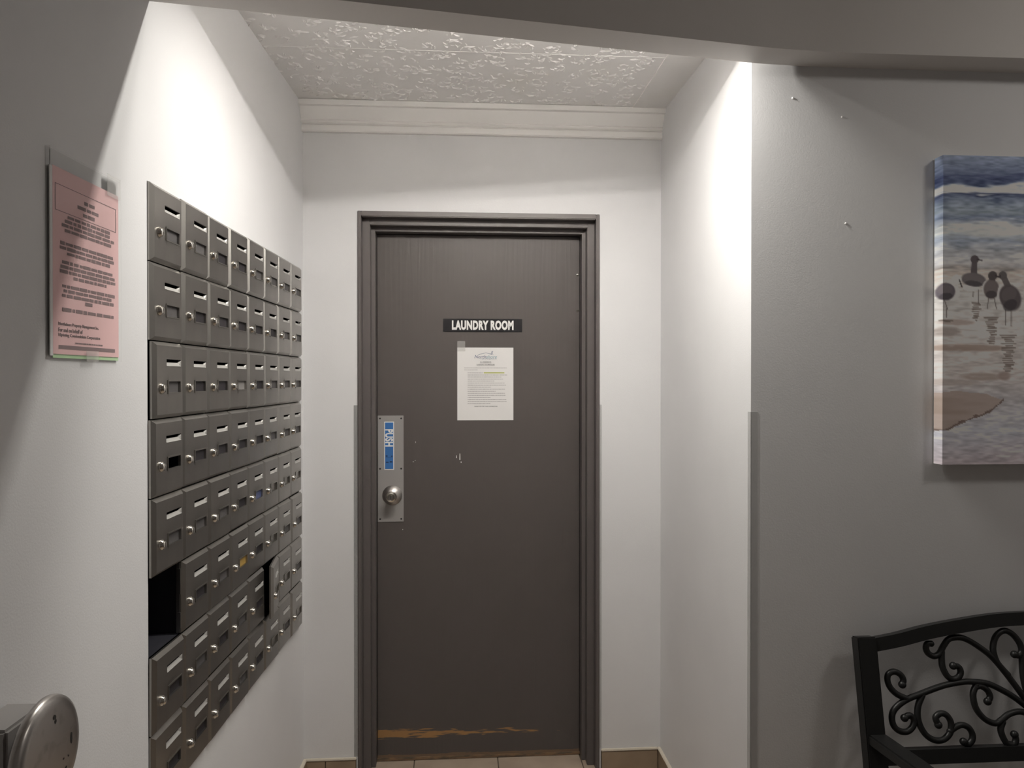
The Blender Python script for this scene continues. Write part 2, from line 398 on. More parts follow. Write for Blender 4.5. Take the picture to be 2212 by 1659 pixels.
# push plate, screws, sticker
plate = obj('push_plate', (lambda q: (box(q, -0.049, 0.049, -0.002, 0, -0.203, 0.203), q)[1])(BM()), 'plate', door, loc=(-0.249+dx, 0, 1.119), bevel=0.0008)
b = BM(); lathe(b, [(0, -0.0014), (0.0022, -0.0012), (0.0034, 0)], 10)
sme = mesh_of(b, 'screw', True); sme.materials.append(M['card_dark'])
for x in (-0.040, 0.040):
    for z in (-0.192, 0.000, 0.192): obj('screw', sme, None, plate, loc=(x, -0.002, z))
b = BM(); box(b, -0.0185, 0.0185, -0.0026, -0.002, -0.092, 0.092); obj('push_sticker', b, 'white', plate, loc=(-0.0055, 0, 0.088))
b = BM(); box(b, -0.0155, 0.0155, -0.0030, -0.0026, -0.0885, 0.0885); obj('sticker_field', b, 'blue', plate, loc=(-0.0055, 0, 0.088))
me = fit(text_mesh('PUSH', 0.05, bold=0.0019, space=1.06), 0.0300, 0.066, R(90)); obj('sticker_lettering', me, 'white', plate, loc=(-0.0055, -0.0033, 0.118))
b = BM()
for z0, z1, x0, x1 in ((-0.026,-0.0255,-.009,.008), (-0.054,-0.0485,-.013,-.006), (-0.0545,-0.050,.007,.013), (-0.057,-0.0562,-.013,.012), (-0.078,-0.073,-.012,-.002), (-0.0765,-0.071,.002,.012)):
    quad(b, ((x0,-0.0032,z0), (x1,-0.0032,z0), (x1,-0.0032,z1), (x0,-0.0032,z1)))
obj('sticker_marks', b, 'blue2', plate, loc=(-0.0055, 0, 0.100))
# knob
knob = obj('door_knob', (lambda q: (lathe(q, [(0.014, 0), (0.0135, -0.022), (0.0145, -0.028), (0.0185, -0.036), (0.0208, -0.045), (0.0203, -0.054), (0.0175, -0.0605), (0.0130, -0.0625), (0.0122, -0.0605), (0.0, -0.0605)], 36), q)[1])(BM()), 'chrome', door, loc=(-0.243+dx, -0.002, 1.018), smooth=True)
b = BM(); lathe(b, [(0.0375, 0), (0.0375, -0.0025), (0.034, -0.006), (0.024, -0.014), (0.016, -0.019), (0.0135, -0.020)], 36); obj('rose', b, 'disc', knob, smooth=True)
b = BM(); lathe(b, [(0, -0.0635), (0.0080, -0.0635), (0.0090, -0.0620), (0.0090, -0.0600)], 24); obj('key_cylinder', b, 'steel2', knob, smooth=True)
b = BM(); box(b, -0.0011, 0.0011, -0.0642, -0.0630, -0.006, 0.006); obj('keyway', b, 'dark', knob)
# little flush screws near the hinge edge, scuffs
for z in (1.865, 1.727):
    b = BM(); lathe(b, [(0, -0.003), (0.004, -0.0025), (0.0058, 0)], 12); obj('bumper_screw', b, 'chrome', door, loc=(0.470+dx, 0, z), smooth=True)
b = BM()
for x, z, w, hh in ((-0.0, 1.163, .003, .010), (0.013, 1.163, .0035, .024), (0.018, 1.142, .003, .006), (-0.166, 1.145, .006, .0016), (-0.158, 1.150, .004, .0016), (-0.205, 0.886, .003, .003), (-0.155, 1.22, .0015, .006)):
    quad(b, ((x+dx, -0.0003, z-hh/2), (x+w+dx, -0.0003, z-hh/2), (x+w*0.8+dx, -0.0003, z+hh/2), (x+w*0.2+dx, -0.0003, z+hh/2)))
obj('paint_chips', b, 'trim', door)
# sign
sign = tag(empty('door_sign', (0.103, SL, 1.643)), 'black LAUNDRY ROOM sign with white letters on the door', 'sign')
b = BM(); box(b, -0.152, 0.152, -0.003, 0, 0, 0.050); obj('sign_plate', b, 'black', sign, bevel=0.0008)
me = fit(text_mesh('LAUNDRY ROOM', 0.05, bold=0.0027, space=1.10), 0.237, 0.0370); obj('lettering', me, 'white', sign, loc=(0, -0.0034, 0.0255))
# notice on the door
note = tag(empty('paper_notice', (0.113, SL, 1.303)), 'white printed laundry rules sheet taped to the door under the sign', 'notice')
b = BM(); box(b, -0.108, 0.108, -0.0012, -0.0004, 0, 0.2795); obj('paper_sheet', b, 'paper', note)
ny = -0.0016
pr = random.Random(11)
U = 0.216 / 775.0                                       # paper units of the sheet: 775 wide, 1000 tall
def nx(u): return (u - 387.5) * U
def nz(v): return 0.2795 - v * U
b = BM()
def bar(bm, u0, v0, u1, v1, t, y=ny):
    a, c = Vector((nx(u0), y, nz(v0))), Vector((nx(u1), y, nz(v1))); d = (c-a).normalized(); n = Vector((-d.z, 0, d.x))*t/2
    quad(bm, (a-n, c-n, c+n, a+n))
bar(b, 290, 97, 395, 72, 0.0013); bar(b, 395, 72, 470, 92, 0.0013); bar(b, 470, 92, 500, 97, 0.0008)
obj('logo_roof', b, 'navy', note)
me = fit(text_mesh('5', 0.02, shear=0.3, bold=0.0002), 0.0095, 0.011); obj('logo_figure', me, 'navy', note, loc=(nx(478), ny, nz(70)))
me = fit(text_mesh('North', 0.02, shear=0.25), 160*U, 0.0125); obj('logo_lettering', me, 'navy', note, loc=(nx(317), ny, nz(126)))
me = fit(text_mesh('shore', 0.02, shear=0.25), 150*U, 0.0125); obj('logo_lettering', me, 'teal', note, loc=(nx(472), ny, nz(126)))
me = fit(text_mesh('Property Management Inc.', 0.006), 228*U, 0.0042); obj('logo_lettering', me, 'navy', note, loc=(nx(430), ny, nz(158)))
me = fit(text_mesh('ALL RESIDENTS', 0.006, bold=0.0001), 155*U, 0.0042); obj('heading', me, 'ink', note, loc=(nx(390), ny, nz(199)))
me = fit(text_mesh('LAUNDRY ROOM RULES', 0.006, bold=0.0001), 248*U, 0.0042); obj('heading', me, 'ink', note, loc=(nx(391), ny, nz(235)))
b = BM(); bar(b, 312, 213, 470, 213, 0.0006); bar(b, 266, 249, 516, 249, 0.0006); obj('underline', b, 'ink', note)
b = BM()
for v, u0, u1 in ((280,95,690),(309,95,288),(349,142,350),(378,142,688),(405,142,608),(434,142,640),(462,142,510),(490,142,655),(519,142,680),(547,142,463),
                  (575,142,655),(603,142,530),(631,142,658),(660,142,668),(688,142,458),(716,142,680),(744,142,680),(773,142,455)):
    words(b, nx(u0), nx(u1), nz(v), 0.0022, ny, pr)
obj('small_print', b, 'ink3', note)
b = BM(); bar(b, 366, 348, 650, 348, 0.0046, ny+0.0002); obj('highlighter_stroke', b, 'lime', note)
b = BM(); words(b, nx(370), nx(645), nz(348), 0.0016, ny-0.0002, pr); obj('small_print', b, 'ink3', note)
me = fit(text_mesh('THANK YOU FOR YOUR COOPERATION', 0.006, bold=0.00008), 318*U, 0.0034); obj('heading', me, 'ink', note, loc=(nx(393), ny, nz(812)))
b = BM(); box(b, -0.108, -0.078, -0.0021, -0.0017, 0.265, 0.3045); obj('tape', b, 'tape', note)

# ------------------------------------------------------------------ clear plastic guards
def guard(label, loc, rz, parts):
    b = BM()
    for p in parts: box(b, *p)
    return tag(obj('corner_guard', b, 'guard', loc=loc, rz=rz), label, 'corner guard', 'clear plastic guards')
guard('clear plastic guard on the outer wall corner by the bench', (XR, FWY, 0.081), 0, ((-0.0012, 0.019, -0.0012, 0, 0, 1.295), (-0.0012, 0, 0, 0.019, 0, 1.295)))
guard('clear plastic strip beside the left jamb of the brown door', (DX0, BW, 0.081), 0, ((-0.014, -0.0005, -0.0016, 0, 0, 1.285),))
guard('clear plastic strip beside the right jamb of the brown door', (DX1, BW, 0.081), 0, ((0.0005, 0.008, -0.0016, 0, 0, 1.285),))

# ------------------------------------------------------------------ mailboxes: 8 x 8, each a thing of its own
NCOL, NROW = 8, 8
CW, RH = (BS1-BS0)/NCOL, (BZ1-BZ0)/NROW
hw, hh, bv = CW/2-0.0012, RH/2-0.0012, 0.0075
sx0, sx1, wx0, wx1 = -0.018, 0.059, -0.011, 0.053          # slot span, window span
zs = (-0.0260, -0.0030, 0.0300, 0.0430)                 # window low/high, slot low/high
def door_mesh():
    b = BM(); yf, ye, yb = -0.012, -0.0045, 0.0
    xs = [-hw+bv, sx0, wx0, wx1, sx1, hw-bv]; zz = [-hh+bv, zs[0], zs[1], zs[2], zs[3], hh-bv]
    for i in range(5):
        for j in range(5):
            if (j == 1 and i == 2) or (j == 3 and i in (1, 2, 3)): continue
            quad(b, ((xs[i],yf,zz[j]), (xs[i+1],yf,zz[j]), (xs[i+1],yf,zz[j+1]), (xs[i],yf,zz[j+1])))
    for x0, x1, z0, z1 in ((wx0, wx1, zs[0], zs[1]), (sx0, sx1, zs[2], zs[3])):
        y1 = yf+0.004
        for a, c in (((x0,z0),(x1,z0)), ((x1,z0),(x1,z1)), ((x1,z1),(x0,z1)), ((x0,z1),(x0,z0))):
            quad(b, ((a[0],yf,a[1]), (c[0],yf,c[1]), (c[0],y1,c[1]), (a[0],y1,a[1])))
    I = [(-hw+bv,yf,-hh+bv), (hw-bv,yf,-hh+bv), (hw-bv,yf,hh-bv), (-hw+bv,yf,hh-bv)]
    E_ = [(-hw,ye,-hh), (hw,ye,-hh), (hw,ye,hh), (-hw,ye,hh)]; K = [(x,yb,z) for x,_,z in E_]
    for k in range(4):
        quad(b, (I[k], I[(k+1)%4], E_[(k+1)%4], E_[k])); quad(b, (E_[k], E_[(k+1)%4], K[(k+1)%4], K[k]))
    bmesh.ops.remove_doubles(b, verts=b.verts, dist=1e-6)
    return mesh_of(b, 'mailbox_door')
def with_m(me, m): me.materials.append(M[m]); return me
me_door = with_m(door_mesh(), 'steel')
b = BM(); y = -0.0095
quad(b, ((sx0,-0.0128,zs[2]-0.001), (sx1,-0.0128,zs[2]-0.001), (sx1,-0.0075,zs[2]+0.0066), (sx0,-0.0075,zs[2]+0.0066)))
quad(b, ((sx0,-0.0128,zs[2]-0.001), (sx1,-0.0128,zs[2]-0.001), (sx1,-0.0115,zs[2]-0.0016), (sx0,-0.0115,zs[2]-0.0016)))
quad(b, ((sx1-0.006,-0.0100,zs[2]+0.003), (sx1,-0.0122,zs[2]), (sx1,-0.0122,zs[3]-0.002), (sx1-0.006,-0.007,zs[3]-0.005)))
me_lip = with_m(mesh_of(b, 'slot_lip'), 'lip')
b = BM(); t_ = 0.0028
for (x0,x1,z0,z1) in ((wx0-t_,wx1+t_,zs[1],zs[1]+t_), (wx0-t_,wx1+t_,zs[0]-t_,zs[0]), (wx0-t_,wx0,zs[0],zs[1]), (wx1,wx1+t_,zs[0],zs[1])): box(b, x0,x1,-0.0136,-0.0118,z0,z1)
for z0, z1 in ((zs[1]+t_, zs[1]+0.0095), (zs[0]-0.0095, zs[0]-t_)):
    quad(b, ((wx0+0.001,-0.0124,z0), (wx1-0.001,-0.0124,z0), (wx1-0.001,-0.0130 if z0 > 0 else -0.0124,z1), (wx0+0.001,-0.0130 if z0 > 0 else -0.0124,z1)))
me_frame = with_m(mesh_of(b, 'label_frame'), 'steel')
b = BM(); quad(b, ((wx0,-0.0085,zs[0]), (wx1,-0.0085,zs[0]), (wx1,-0.0085,zs[1]), (wx0,-0.0085,zs[1])))
me_card = {k: None for k in ('card_dark','card_grey','card_pale','card_blue','card_amber','steel')}
base_card = mesh_of(b, 'label_card')
for k in me_card: me_card[k] = with_m(base_card.copy(), k)
b = BM(); lathe(b, [(0.0108,-0.011), (0.0108,-0.0140), (0.0098,-0.0160), (0.0082,-0.0175), (0.0078,-0.0195), (0.0060,-0.0208), (0,-0.0212)], 18)
me_lock = with_m(mesh_of(b, 'lock', True), 'chrome')
b = BM(); box(b, -0.0008, 0.0008, -0.0258, -0.0250, -0.0040, 0.0040); me_key = with_m(mesh_of(b, 'keyhole'), 'dark')
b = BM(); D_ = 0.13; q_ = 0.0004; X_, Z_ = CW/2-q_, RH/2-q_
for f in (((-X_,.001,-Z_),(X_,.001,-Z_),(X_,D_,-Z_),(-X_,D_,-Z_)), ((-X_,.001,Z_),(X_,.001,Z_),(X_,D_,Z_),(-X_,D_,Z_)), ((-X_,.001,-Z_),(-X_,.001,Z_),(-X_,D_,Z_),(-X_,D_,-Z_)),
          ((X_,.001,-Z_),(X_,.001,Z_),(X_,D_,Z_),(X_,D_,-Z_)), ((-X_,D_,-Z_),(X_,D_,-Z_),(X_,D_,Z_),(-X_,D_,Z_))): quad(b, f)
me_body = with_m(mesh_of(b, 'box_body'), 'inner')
ORD = ['first', 'second', 'third', 'fourth', 'fifth', 'sixth', 'seventh', 'eighth']
rows = ['top row', 'second row', 'third row', 'fourth row', 'fifth row', 'sixth row', 'seventh row', 'bottom row']
mr = random.Random(5)
cards = {(0,0):'card_grey',(0,1):'card_grey',(0,2):'card_dark',(1,0):'card_grey',(1,1):'card_dark',(1,2):'card_dark',(2,0):'card_grey',(2,1):'card_dark',(2,2):'card_dark',
         (2,3):'card_pale',(3,0):'dark_hole',(3,1):'card_dark',(3,2):'card_dark',(3,3):'card_dark',(4,0):'card_grey',(4,4):'card_blue',(5,3):'card_amber',(4,2):'card_grey'}
for r_ in range(NROW):
    for c_ in range(NCOL):
        cs = BS0 + (c_+0.5)*CW; cz = BZ1 - (r_+0.5)*RH
        p = lw(cs, cz)
        e = empty('mailbox', p, LROT)
        col = 'leftmost column' if c_ == 0 else 'rightmost column' if c_ == 7 else f'{ORD[c_]} column from left'
        if (r_, c_) == (5, 0): lab = 'open dark mailbox with its door missing, sixth row, leftmost column'
        elif (r_, c_) == (6, 5): lab = 'steel mailbox with its door hanging ajar, seventh row, sixth column from left'
        elif (r_, c_) == (5, 3): lab = 'steel mailbox with an amber card in its window, sixth row, fourth column'
        elif (r_, c_) == (4, 4): lab = 'steel mailbox with a blue card in its window, fifth row, fifth column'
        else: lab = f'closed steel mailbox in the {rows[r_]}, {col}'
        tag(e, lab, 'mailbox', 'steel mailboxes set in the left wall')
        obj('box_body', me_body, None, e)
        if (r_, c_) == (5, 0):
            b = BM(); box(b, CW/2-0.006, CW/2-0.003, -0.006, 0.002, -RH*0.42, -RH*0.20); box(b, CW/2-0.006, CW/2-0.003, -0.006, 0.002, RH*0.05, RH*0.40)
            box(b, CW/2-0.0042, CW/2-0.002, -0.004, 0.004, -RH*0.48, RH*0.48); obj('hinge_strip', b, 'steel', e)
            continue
        # each door sits a little differently in its frame
        ty, tx = mr.uniform(-0.006, 0.006), mr.uniform(-0.007, 0.007); oy = mr.uniform(-0.0015, 0.0015); ox = 0.0
        kx = 0.965 if (r_, c_) in ((2,0), (2,1), (5,7)) else 1.0
        if kx < 1: ox = 0.0025
        Mx = Matrix.Translation((ox, oy, 0)) @ Matrix.Rotation(tx, 4, 'X') @ Matrix.Rotation(ty, 4, 'Z') @ Matrix.Diagonal((kx, 1, 1, 1))
        if (r_, c_) == (6, 5): Mx = Matrix.Translation((hw, 0, 0)) @ Matrix.Rotation(R(9), 4, 'Z') @ Matrix.Translation((-hw, 0, 0))
        dkind = cards.get((r_, c_))
        if dkind is None: dkind = mr.choice(['card_dark']*5 + ['card_grey']*2) if c_ < 5 else mr.choice(['card_dark', 'card_grey', 'steel', 'card_grey'])
        d = obj('mailbox_door', me_door, None, e); d.matrix_local = Mx
        obj('slot_lip', me_lip, None, d); obj('label_frame', me_frame, None, d)
        if dkind != 'dark_hole': obj('label_card', me_card[dkind], None, d)
        l = obj('lock', me_lock, None, d, loc=(-0.0455, 0, -0.0175))
        l.rotation_euler = (0, mr.uniform(-0.5, 0.5), 0)

# ------------------------------------------------------------------ pink notice on the left wall
pn = tag(empty('pink_notice', lw(-1.518, 1.497), LROT), 'pink typed notice in a clear plastic sleeve on the left wall', 'notice')
pw, ph = 0.216, 0.296
b = BM(); box(b, -pw/2+0.006, pw/2+0.001, -0.0035, -0.0025, -0.002, ph-0.012); obj('green_sheet', b, 'green', pn)
b = BM(); box(b, -pw/2-0.004, -pw/2+0.005, -0.0047, -0.0036, 0.001, ph-0.002); obj('white_backing', b, 'paper', pn)
b = BM(); box(b, -pw/2+0.004, pw/2, -0.0048, -0.0040, 0.004, ph); obj('pink_sheet', b, 'pink', pn)
b = BM(); box(b, -pw/2-0.008, pw/2+0.006, -0.0072, -0.0066, -0.004, ph+0.026); box(b, -pw/2-0.008, pw/2+0.006, -0.0012, -0.0006, -0.004, ph+0.026)
box(b, -pw/2-0.0085, -pw/2-0.006, -0.0072, -0.0006, -0.004, ph+0.026)
obj('plastic_sleeve', b, 'sleeve', pn)
py_ = -0.0052; px0, px1 = -pw/2+0.004, pw/2
def qx(u): return px0 + u*(px1-px0)
def qz(v): return ph - v*(ph-0.004)
b = BM(); tk = 0.0010; ax0, ax1, az1, az0 = qx(0.03), qx(0.955), qz(0.088), qz(0.232)
for (x0,x1,z0,z1) in ((ax0,ax1,az1-tk,az1), (ax0,ax1,az0,az0+tk), (ax0,ax0+tk*1.6,az0,az1), (ax1-tk*1.6,ax1,az0,az1)):
    quad(b, ((x0,py_,z0),(x1,py_,z0),(x1,py_,z1),(x0,py_,z1)))
obj('heading_box', b, 'ink2', pn)
b = BM(); kr = random.Random(21)
for v, u0, u1, h_ in ((0.135,0.44,0.60,0.006),(0.170,0.34,0.70,0.006),(0.205,0.42,0.60,0.006),
    (0.250,0.20,0.85,0.0052),(0.275,0.16,0.88,0.0052),(0.300,0.12,0.92,0.0052),(0.326,0.16,0.88,0.0052),
    (0.398,0.10,0.93,0.0052),(0.424,0.09,0.93,0.0052),(0.450,0.19,0.85,0.0052),
    (0.500,0.12,0.91,0.0052),(0.526,0.10,0.93,0.0052),(0.551,0.09,0.94,0.0052),(0.577,0.28,0.79,0.0052),
    (0.630,0.12,0.93,0.0052),(0.655,0.14,0.90,0.0052),(0.681,0.12,0.91,0.0052),(0.707,0.45,0.56,0.0052),
    (0.757,0.12,0.91,0.0055)):
    words(b, qx(u0), qx(u1), qz(v), h_, py_, kr, gap=0.4)
words(b, qx(0.30), qx(0.72), qz(0.935), 0.0022, py_, kr)
obj('typed_lines', b, 'ink2', pn)
for s_, v, u0, u1 in (('Northshore Property Management Inc.', 0.838, 0.07, 0.66), ('For and on behalf of', 0.868, 0.07, 0.41), ('Nipissing Condominium Corporation', 0.897, 0.07, 0.68)):
    me = fit(text_mesh(s_, 0.008, bold=0.00012), (u1-u0)*(px1-px0), 0.0064); obj('signature_line', me, 'ink2', pn, loc=((qx(u0)+qx(u1))/2, py_, qz(v)))
b = BM(); quad(b, ((qx(0.07),py_,qz(0.972)),(qx(0.93),py_,qz(0.972)),(qx(0.93),py_,qz(0.951)),(qx(0.07),py_,qz(0.951)))); obj('rule_bar', b, 'ink2', pn)
b = BM(); box(b, 0.062, 0.110, -0.0079, -0.0074, ph-0.008, ph+0.030); obj('tape', b, 'tape', pn)
b = BM(); box(b, -0.010, 0.030, -0.0079, -0.0074, -0.006, 0.012); obj('tape', b, 'tape', pn)

# ------------------------------------------------------------------ round push plate (door opener) on the left wall
db = tag(empty('door_opener_button', lw(-1.794, 0.885), LROT), 'round stainless push button standing off a wall box at the left edge', 'push button')
b = BM(); box(b, -0.030, 0.060, -0.055, 0, 0.020, 0.122); obj('wall_box', b, 'plate', db, bevel=0.004)
b = BM(); lathe(b, [(0.018, -0.050), (0.018, -0.085)], 20, c=(0, 0, 0.076)); obj('stem', b, 'dark', db, smooth=True)
b = BM(); lathe(b, [(0, -0.078), (0.060, -0.078), (0.072, -0.080), (0.0762, -0.084), (0.0768, -0.088), (0.0750, -0.0925), (0.070, -0.0955), (0.060, -0.0965), (0, -0.0965)], 56, c=(0, 0, 0.076))
disc = obj('push_disc', b, 'disc', db, smooth=True)
b = BM(); dr = random.Random(4)
for x, z, w, h_ in ((0.006,0.048,.010,.008),(0.0085,0.041,.005,.008),(0.048,0.000,.005,.018),(0.040,-0.020,.003,.003),(0.028,-0.018,.004,.003),(0.034,-0.033,.005,.004),(0.004,-0.034,.006,.005),(-0.03,-0.012,.004,.004),(-0.01,-0.05,.012,.006)):
    n_ = 7; pts = []
    for k in range(n_):
        a = 2*math.pi*k/n_; q = dr.uniform(0.7, 1.15); pts.append((x + math.cos(a)*w/2*q, -0.0968, 0.076 + z + math.sin(a)*h_/2*q))
    quad(b, pts)
obj('worn_symbol', b, 'dark', disc)

# ------------------------------------------------------------------ painting
def smooth_noise(nx_, nz_, cells_x, cells_z, r):
    g = r.random((cells_z+2, cells_x+2)); X = np.linspace(0, cells_x, nx_, endpoint=False); Z = np.linspace(0, cells_z, nz_, endpoint=False)
    xi, zi = X.astype(int), Z.astype(int); fx, fz = X-xi, Z-zi; fx = fx*fx*(3-2*fx); fz = (fz*fz*(3-2*fz))[:, None]
    a = g[np.ix_(zi, xi)]*(1-fx) + g[np.ix_(zi, xi+1)]*fx; c = g[np.ix_(zi+1, xi)]*(1-fx) + g[np.ix_(zi+1, xi+1)]*fx
    return a*(1-fz) + c*fz
PWID, PHGT, PDEP = 0.80, 0.804, 0.036
def painting():
    pxm = 1.204e-3                                       # one painting unit in metres
    nxp, nzp = 330, 330
    u0 = -14.0                                           # the picture wraps onto the left edge
    U_ = np.linspace(u0, PWID/pxm, nxp); V_ = np.linspace(0, 668, nzp)
    UU, VV = np.meshgrid(U_, V_)                         # VV counts down from the top
    img = np.zeros((nzp, nxp, 3))
    st = smooth_noise(nxp, nzp, 14, 70, rng) - 0.5; st2 = smooth_noise(nxp, nzp, 40, 160, rng) - 0.5; st3 = smooth_noise(nxp, nzp, 6, 12, rng) - 0.5
    v = VV + st*14 + st3*6 + st2*5 + UU*0.02
    keys = [(0,(88,97,112)),(22,(78,86,104)),(38,(70,78,97)),(44,(52,58,80)),(60,(60,68,88)),(66,(112,116,122)),(78,(128,130,134)),(83,(48,54,72)),(92,(72,80,96)),(120,(92,100,108)),
            (134,(74,82,98)),(150,(120,123,125)),(172,(116,119,121)),(186,(90,97,108)),(205,(108,110,114)),(236,(118,118,120)),(246,(100,97,96)),(254,(122,116,112)),(300,(122,121,120)),(360,(124,122,121)),(470,(122,118,117)),(520,(114,112,114)),(600,(114,115,121)),(668,(112,106,110))]
    ks = np.array([k for k, _ in keys]); kc = np.array([c for _, c in keys], float)
    for ch in range(3): img[..., ch] = np.interp(v, ks, kc[:, ch])
    st4 = smooth_noise(nxp, nzp, 60, 300, rng) - 0.5; img += (st2*20 + st*12 + st4*14)[..., None]; img[:] = 108 + (img-108)*1.18
    def blend(mask, col, a=1.0):
        m = np.clip(mask, 0, 1)[..., None]*a; img[:] = img*(1-m) + np.array(col, float)*m
    def ell(cx, cz, rx, rz, ang=0.0, soft=0.18):
        c, s = math.cos(ang), math.sin(ang); X, Z = UU-cx, VV-cz
        d = np.sqrt(((X*c+Z*s)/rx)**2 + ((-X*s+Z*c)/rz)**2); return np.clip((1-d)/soft + 0.5, 0, 1)
    def seg(x0, z0, x1, z1, w):
        dx_, dz_ = x1-x0, z1-z0; t = np.clip(((UU-x0)*dx_ + (VV-z0)*dz_)/(dx_*dx_+dz_*dz_+1e-9), 0, 1)
        return np.clip((w-np.hypot(UU-x0-t*dx_, VV-z0-t*dz_))/1.0 + 0.5, 0, 1)
    # foam streaks and sand
    for (cx, cz, rx, rz, col, a) in ((60,74,120,5,(150,150,152),.7),(110,160,70,14,(128,130,130),.6),(60,415,90,7,(100,88,82),.9),(20,417,60,5,(98,86,80),.8),(90,478,45,8,(100,90,85),.85),
                                     (140,476,14,9,(96,84,80),.9),(30,360,40,6,(104,94,90),.8),(10,380,30,10,(92,85,82),.8),(20,490,60,7,(100,92,88),.6),(300,150,120,10,(130,131,132),.6),(420,420,120,9,(102,90,84),.8),
                                     (520,300,90,8,(128,122,118),.6),(250,640,140,5,(126,126,130),.5),(190,596,22,2,(168,165,162),.9),(140,650,16,2,(160,158,156),.8),(165,640,20,2,(160,158,156),.8),(480,560,140,20,(106,95,88),.7)):
        blend(ell(cx, cz + 0*UU, rx, rz, 0.02, 0.5) * (0.65 + st2*1.2 + 0.35), col, a)
    edge = np.interp(UU, [-20,10,40,70,110,130,150], [596,592,578,566,552,536,520]) + st2*6
    top = np.interp(UU, [-20,60,100,130,150], [512,514,518,528,538]) + st*12
    wedge = ((VV > top) & (VV < edge) & (UU < 150)).astype(float)
    blend(wedge, (104,93,88), 0.9); blend(wedge*np.clip(st*2+.3,0,1), (92,80,72), 0.6)
    blend(((np.abs(VV-edge) < 2.4) & (UU < 140)).astype(float), (66,54,50), 0.85)
    dk, md, lt = (34,31,35), (70,65,66), (160,157,156)
    def strokes(cx, z0, z1, w0, n, r):
        for k in range(n):
            z = z0 + (z1-z0)*k/n; w = w0*(1-0.6*k/n)*r.uniform(.5, 1); blend(seg(cx-w+r.uniform(-4,4), z, cx+w+r.uniform(-4,4), z+r.uniform(-1,1), 1.5), (72,64,60), 0.85)
    q = random.Random(9)
    strokes(76, 318, 360, 12, 9, q); strokes(112, 350, 410, 15, 13, q); strokes(150, 388, 470, 19, 18, q); strokes(10, 356, 360, 18, 2, q); strokes(330, 400, 480, 20, 16, q); strokes(430, 360, 420, 16, 12, q)
    def bird(cx, cz, rx, rz, ang, hx, hz, hr, beak, head, body, legs, breast=None):
        for lx0, lz0, lx1, lz1 in legs: blend(seg(lx0, lz0, lx1, lz1, 1.0), (60,54,52), 0.9)
        if breast: blend(ell(*breast), lt, 0.95)
        blend(seg(cx, cz-rz*0.5, hx, hz, hr*0.72), head, 0.95)
        blend(ell(cx, cz, rx, rz, ang), body, 1); blend(ell(cx-rx*.1, cz-rz*.25, rx*.75, rz*.5, ang), md, .45); blend(ell(cx, cz+rz*.55, rx*.7, rz*.4, ang), dk, .6)
        blend(ell(hx, hz, hr, hr*.95), head, 1); blend(seg(hx+hr*.6*(1 if beak[0] > hx else -1), hz, beak[0], beak[1], 1.5), (38,34,36), 1)
    bird(70, 268, 28, 15, 0.12, 72, 224, 9.5, (88,226), (52,47,50), (66,62,64), ((70,283,69,305),(80,281,81,318)), (64,286,18,7))
    bird(8, 294, 21, 19, -0.1, 31, 268, 10.5, (43,283), (178,176,174), (60,56,62), ((4,312,11,332),(8,330,9,350)), (22,296,16,16))
    bird(110, 288, 18, 21, 0, 113, 259, 10.5, (129,262), (50,45,46), (68,62,62), ((104,306,101,330),(116,304,122,330)), (100,286,10,16))
    bird(153, 306, 24, 30, -0.5, 136, 258, 9.5, (129,262), (58,54,55), (56,51,53), ((143,332,143,366),(156,332,156,368)), (134,298,10,20))
    bird(330, 300, 26, 24, 0.3, 345, 264, 10, (362,268), (54,49,50), (62,57,58), ((326,322,326,356),(336,322,336,356)), (344,298,10,16))
    bird(430, 272, 26, 18, 0.1, 440, 236, 9.5, (456,238), (54,49,50), (66,61,62), ((426,288,426,316),(436,288,436,316)), (444,272,9,12))
    g_ = img.mean(-1, keepdims=True); img[:] = g_ + (img-g_)*0.85; lin = np.clip(img, 0, 255)/255.0; lin = np.where(lin <= 0.04045, lin/12.92, ((lin+0.055)/1.055)**2.4)*4.2
    lin = np.clip(lin, 0, 0.85)
    # grid: front face plus the wrapped left edge
    verts = []; cols = np.ones((nzp*nxp, 4)); cols[:, :3] = lin.reshape(-1, 3)
    kx = U_*pxm
    for j in range(nzp):
        z = PHGT - V_[j]*pxm
        for i in range(nxp):
            if kx[i] < 0: verts.append((0.0, min(0.0, -PDEP - kx[i]*PDEP/(14.0*pxm)), z))
            else: verts.append((kx[i], -PDEP, z))
    faces = [(j*nxp+i, (j+1)*nxp+i, (j+1)*nxp+i+1, j*nxp+i+1) for j in range(nzp-1) for i in range(nxp-1)]
    me = bpy.data.meshes.new('canvas'); me.from_pydata(verts, [], faces); me.update()
    at = me.color_attributes.new('paint', 'FLOAT_COLOR', 'POINT'); at.data.foreach_set('color', cols.ravel())
    m, t, b_ = new_mat('painted canvas'); vc = t.nodes.new('ShaderNodeVertexColor'); vc.layer_name = 'paint'
    t.links.new(vc.outputs[0], b_.inputs['Base Color']); b_.inputs['Roughness'].default_value = 0.55; b_.inputs['Specular IOR Level'].default_value = 0.25
    n = t.nodes.new('ShaderNodeTexNoise'); n.inputs['Scale'].default_value = 300; bp = t.nodes.new('ShaderNodeBump'); bp.inputs['Strength'].default_value = .15; bp.inputs['Distance'].default_value = .001
    t.links.new(n.outputs['Fac'], bp.inputs['Height']); t.links.new(bp.outputs[0], b_.inputs['Normal'])
    me.materials.append(m)
    e = tag(empty('canvas_painting', (1.261, FWY-0.003, 1.239)), 'beach canvas painting of shorebirds on wet sand, above the bench', 'painting')
    obj('canvas', me, None, e)
    b = BM(); box(b, 0.0012, PWID, -PDEP+0.0012, -0.001, 0.0005, PHGT-0.0005); obj('stretcher', b, 'trim', e)
painting()

